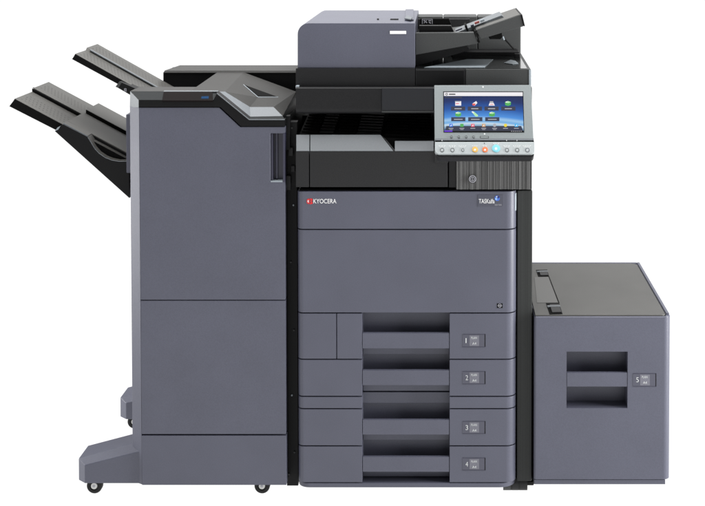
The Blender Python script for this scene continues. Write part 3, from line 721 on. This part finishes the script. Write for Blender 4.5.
tree = BVHTree.FromPolygons([Vector(q) for q in m.v], m.f)
def drape(px, py, off=0.0012):
    r = ray(px, py).normalized(); h, n_, _, _ = tree.ray_cast(CAM, r)
    return h - r * off
def drape_tri(mb, p, q, r_, material, n=10, off=0.0012):
    g = {}
    for i in range(n + 1):
        for j in range(n + 1 - i):
            a_, b_ = i / n, j / n
            g[i, j] = drape(p[0] + (q[0] - p[0]) * a_ + (r_[0] - p[0]) * b_, p[1] + (q[1] - p[1]) * a_ + (r_[1] - p[1]) * b_, off)
    for i in range(n):
        for j in range(n - i):
            face(mb, [g[i, j], g[i + 1, j], g[i, j + 1]], material)
            if i + j < n - 1: face(mb, [g[i + 1, j], g[i + 1, j + 1], g[i, j + 1]], material)
m = MB()
drape_tri(m, (243.4, 84.4), (278.2, 97.0), (258, 97.0), PITCH)
def drape_line(mb, p, q, w_, material, n=10, off=0.002):
    dx, dy = q[0] - p[0], q[1] - p[1]; l = math.hypot(dx, dy); nx, ny = -dy / l * w_, dx / l * w_
    for i in range(n):
        a_, b_ = i / n, (i + 1) / n
        face(mb, [drape(p[0] + dx * t + nx * k, p[1] + dy * t + ny * k, off) for t, k in ((a_, -1), (b_, -1), (b_, 1), (a_, 1))], material)
drape_line(m, (243.4, 84.4), (258, 97.0), 0.25, STEEL_AND_GLINT); drape_line(m, (258, 97.0), (278.2, 97.0), 0.22, STEEL_AND_GLINT)
m.build('cover_pocket', top)
m = MB()
nb = (a[1] - a[0]).cross(a[3] - a[0]).normalized()
if nb.y > 0: nb = -nb
onb = lambda px, py, off=0.0: onplane(px, py, a[0] + nb * off, nb)
q = [onb(162.2, 101.4), onb(213, 101.4), onb(212.4, 92.6), onb(163.8, 92.6)]
solid(m, [p - nb * 0.002 for p in q], [p + nb * 0.003 for p in q], BROWN, 0.0008)
q = [onb(163.6, 92.6), onb(218, 92.6), onb(218.4, 91.5), onb(164, 91.5)]
solid(m, [p - nb * 0.002 for p in q], [p + nb * 0.0034 for p in q], LIP, 0.0006)
pix(m, [(201.5, 96.3), (208.8, 96.1), (208.6, 98.6), (201.2, 98.6)], lambda x_, y_: onb(x_, y_, 0.0034), LED)
m.build('status_window', top)
# rear transport bridge running to the copier
m = MB()
outline(m, [(163.2, 72.3), (298.5, 72.3), (298.5, 100), (163.2, 100)], 0.362, 0.51, BLACK, 0.001)
pts = [P(163.2, 71.8, 0.360), P(298.5, 71.8, 0.360)]
bx0, bx1 = pts[0].x, pts[1].x; zb = pts[0].z
solid(m, [(bx0, 0.358, zb - .003), (bx1, 0.358, zb - .003), (bx1, 0.515, zb - .003), (bx0, 0.515, zb - .003)], [(bx0 + .004, 0.362, zb + .004), (bx1, 0.362, zb + .004), (bx1, 0.51, zb + .004), (bx0 + .02, 0.51, zb + .004)], TOPGREY, 0.001)
m.build('transport_bridge', fin)

# trays
def traybody(mb, tip, ang_to, dsec, length_px, drop, material, d0):
    pass
def tray(parent, name, t0, t1, d0, cross, tipshift, capmat):
    """cross: list of (depth, height); swept along the line t0 -> t1 measured at depth d0"""
    p0, p1 = P(*t0, d0), P(*t1, d0)
    r0 = [(p0.x + (tipshift * (-h / 0.022) if h < 0 else 0), d, p0.z + h) for d, h in cross]
    r1 = [(p1.x, d, p1.z + h) for d, h in cross]
    mb = MB(); solid(mb, r0, r1, TRAYGREY, 0.0012)
    return mb, p0, p1
def rails(mb, p0, p1, ds, h, material, wd=0.0023, f0=0.03, f1=0.9):
    n = int((p1 - p0).length * (f1 - f0) / 0.0105)
    for k, d in enumerate(ds):
        for i in range(n):
            t = f0 + (f1 - f0) * (i + 0.5 * (k % 2)) / n
            a, c = p0.lerp(p1, t), p0.lerp(p1, t + (f1 - f0) / n * 0.42)
            mb.raw([(a.x, d, a.z + h + .0004), (c.x, d, c.z + h + .0004), (c.x, d + wd, c.z + h + .0004), (a.x, d + wd, a.z + h + .0004)], [(0, 1, 2, 3)], material)
def side(mb, p0, p1, d0, d1, h0, h1, sh):
    q = [(p0.x + sh, p0.z + h0), (p0.x + 0.0005, p0.z + h1), (p1.x, p1.z + h1), (p1.x, p1.z + h0)]
    solid(mb, [(x_, d0, z_) for x_, z_ in q], [(x_, d1, z_) for x_, z_ in q], PITCH, 0.0004)
def bar(mb, p0, p1, d0, d1, h0, h1, material, f0=0.0, f1=1.0):
    a, c = p0.lerp(p1, f0), p0.lerp(p1, f1)
    solid(mb, [(a.x, d0, a.z + h0), (a.x, d1, a.z + h0), (a.x, d1, a.z + h1), (a.x, d0, a.z + h1)],
          [(c.x, d0, c.z + h0), (c.x, d1, c.z + h0), (c.x, d1, c.z + h1), (c.x, d0, c.z + h1)], material, 0.0005)
# lower tray
mb, p0, p1 = tray(fin, 'output_tray', (14.7, 98.5), (126.0, 158.0), 0.10, [(0.10, -0.020), (0.10, 0), (0.262, 0), (0.272, 0.009), (0.42, 0.009), (0.42, -0.020)], -0.014, BLACK)
side(mb, p0, p1, 0.0985, 0.0999, -0.0208, -0.0012, -0.0145)
a_, c_ = p0, p1
bar(mb, p0, p1, 0.2565, 0.2615, 0.0002, 0.0085, PITCH, 0.0, 1.0)  # black strip puts the shade of the step face into colour
rails(mb, p0, p1, (0.128, 0.150, 0.172, 0.194), 0.0, CHAR, f1=0.44); rails(mb, p0, p1, (0.31, 0.328, 0.346, 0.364), 0.009, CHAR, f1=0.44)
bar(mb, p0, p1, 0.262, 0.275, 0.009, 0.0105, TRAYGREY, 0.0, 1.0)
lt = mb.build('lower_tray', fin)
m = MB()
near = [(54.6, 131.2), (57.4, 127.6), (63.2, 124.4), (87.8, 137.2)] + [(90.6, 141.6), (94.6, 148.4), (99.2, 153.4), (105.4, 157.6), (112, 160.2), (119, 161.4), (129.2, 161.2), (129.4, 198.4)]
outline(m, near, 0.075, 0.118, BLACK, 0.0015)
far = [(57.4, 127.6), (63.2, 124.2), (129.2, 159.6), (129.4, 198.4)]
outline(m, far, 0.1185, 0.44, BLACK, 0.0015, dm=0.075)
# warm grey deck sheets on top
for q in ([(63.2, 124.3), (87.6, 137.0)],):
    a_, c_ = P(*q[0], 0.075), P(*q[1], 0.075); solid(m, [(a_.x, .078, a_.z), (a_.x, .1185, a_.z), (c_.x, .1185, c_.z), (c_.x, .078, c_.z)], [(a_.x, .078, a_.z + .003), (a_.x, .1185, a_.z + .003), (c_.x, .1185, c_.z + .003), (c_.x, .078, c_.z + .003)], TRAYGREY, 0.0008)
nb_ = near[3:11]
for i in range(len(nb_) - 1):
    a_, c_ = P(*nb_[i], 0.075), P(*nb_[i + 1], 0.075)
    solid(m, [(a_.x, .077, a_.z + .0004), (a_.x, .118, a_.z + .0004), (c_.x, .118, c_.z + .0004), (c_.x, .077, c_.z + .0004)], [(a_.x, .077, a_.z + .0016), (a_.x, .118, a_.z + .0016), (c_.x, .118, c_.z + .0016), (c_.x, .077, c_.z + .0016)], TRAYGREY)
a_, c_ = P(63.2, 124.2, .075), P(129.2, 159.6, .075)
bar(m, a_, c_, 0.1188, 0.285, 0.0, 0.003, TRAYGREY); bar(m, a_, c_, 0.300, 0.44, 0.0, 0.0115, TRAYGREY, 0.02, 0.99); bar(m, a_, c_, 0.296, 0.2995, 0.001, 0.011, PITCH, 0.02, 0.99)
bar(m, a_, c_, 0.0765, 0.0785, -0.001, 0.0035, LIP, 0.0, 0.37)
for i in range(len(nb_) - 1):
    e0, e1 = P(*nb_[i], 0.0745), P(*nb_[i + 1], 0.0745)
    tube(m, e0, e1, 0.0009, LIP, 6)
pq = [P(54.6, 131.4, .0742), P(57.4, 127.6, .0742), P(60.5, 125.8, .0742), P(58.2, 129.6, .0742)]  # pale sliver paints a highlight on the rounded end
solid(m, pq, [p + Vector((0, .004, 0)) for p in pq], STEEL_AND_GLINT)
m.build('tray_base', lt)
# upper tray
mb, p0, p1 = tray(fin, 'output_tray', (75.2, 53.6), (182.0, 113.4), 0.12, [(0.12, -0.014), (0.12, 0), (0.228, 0), (0.242, 0.006), (0.36, 0.006), (0.36, -0.014)], -0.012, BLACK)
side(mb, p0, p1, 0.1185, 0.1199, -0.0148, -0.0012, -0.0085)
bar(mb, p0, p1, 0.230, 0.243, 0.004, 0.0074, LIP, 0.04, 1.0)  # pale strip paints the light falling on the step face
rails(mb, p0, p1, (0.140, 0.156, 0.172, 0.188, 0.204), 0.0, CHAR); rails(mb, p0, p1, (0.27, 0.288, 0.306, 0.324), 0.006, CHAR)
ut = mb.build('upper_tray', fin)
m = MB()
outline(m, [(115.6, 86.6), (119.6, 81.6), (137.5, 89.4), (137.5, 98), (129.4, 94.6)], 0.098, 0.14, BLACK, 0.001)
outline(m, [(115.4, 86.8), (119.6, 81.2), (122.0, 82.2), (118.4, 88.0)], 0.0965, 0.10, MIDGREY, 0.0004)
write(m, '8', lambda x_, y_: P(x_, y_, 0.0972), 124.0, 88.2, 126.6, 92.0, GREYPRINT, 0.0)
m.build('tray_mount', ut)

# stabiliser feet and casters
def foot(dy):
    t = MB(); g = Vector((0, dy, 0))
    L = [P(84.8, 465.2, 0.008), P(78.6, 458.4, 0.030), P(88.0, 445.6, 0.115), P(88.0, 445.6, 0.115), P(78.6, 458.4, 0.030), P(84.8, 465.2, 0.008)]
    a, a1, a2 = L[0], L[1], L[2]
    b_, b1, b2 = P(141.2, 451.0, 0.008), P(136.0, 442.0, 0.030), P(136, 433.0, 0.115)
    z_ = fb + 0.001
    lo = lambda q: Vector((q.x, q.y, z_))
    v = [a, a1, a2, b_, b1, b2, lo(a), lo(a1), lo(a2), lo(b_), lo(b1), lo(b2)]
    bm = bmesh.new(); vv = [bm.verts.new(q + g) for q in v]
    for f_ in ((0, 3, 9, 6), (0, 1, 4, 3), (1, 2, 5, 4), (0, 6, 7, 1), (1, 7, 8, 2), (2, 8, 11, 5), (6, 9, 10, 7), (7, 10, 11, 8), (3, 4, 10, 9), (4, 5, 11, 10)): bm.faces.new([vv[i] for i in f_])
    bmesh.ops.recalc_face_normals(bm, faces=bm.faces)
    ed = [q for q in bm.edges if q.is_manifold and q.calc_face_angle(0) > R(12)]
    bmesh.ops.bevel(bm, geom=ed, offset=0.0015, segments=2, profile=0.5, affect='EDGES', clamp_overlap=True)
    t.bm(bm, PANEL)
    return t.build('stabiliser_foot', fin, 40)
foot(0.0); foot(0.475)
caster(fin, 94.2, 0.02); caster(fin, 262, 0.02)
w3 = caster(fin, 94.2, 0.02); w3.location.y += 0.475
caster(fin, 277, 0.47)

for ob in bpy.data.objects:
    if '_o' in ob: del ob['_o']
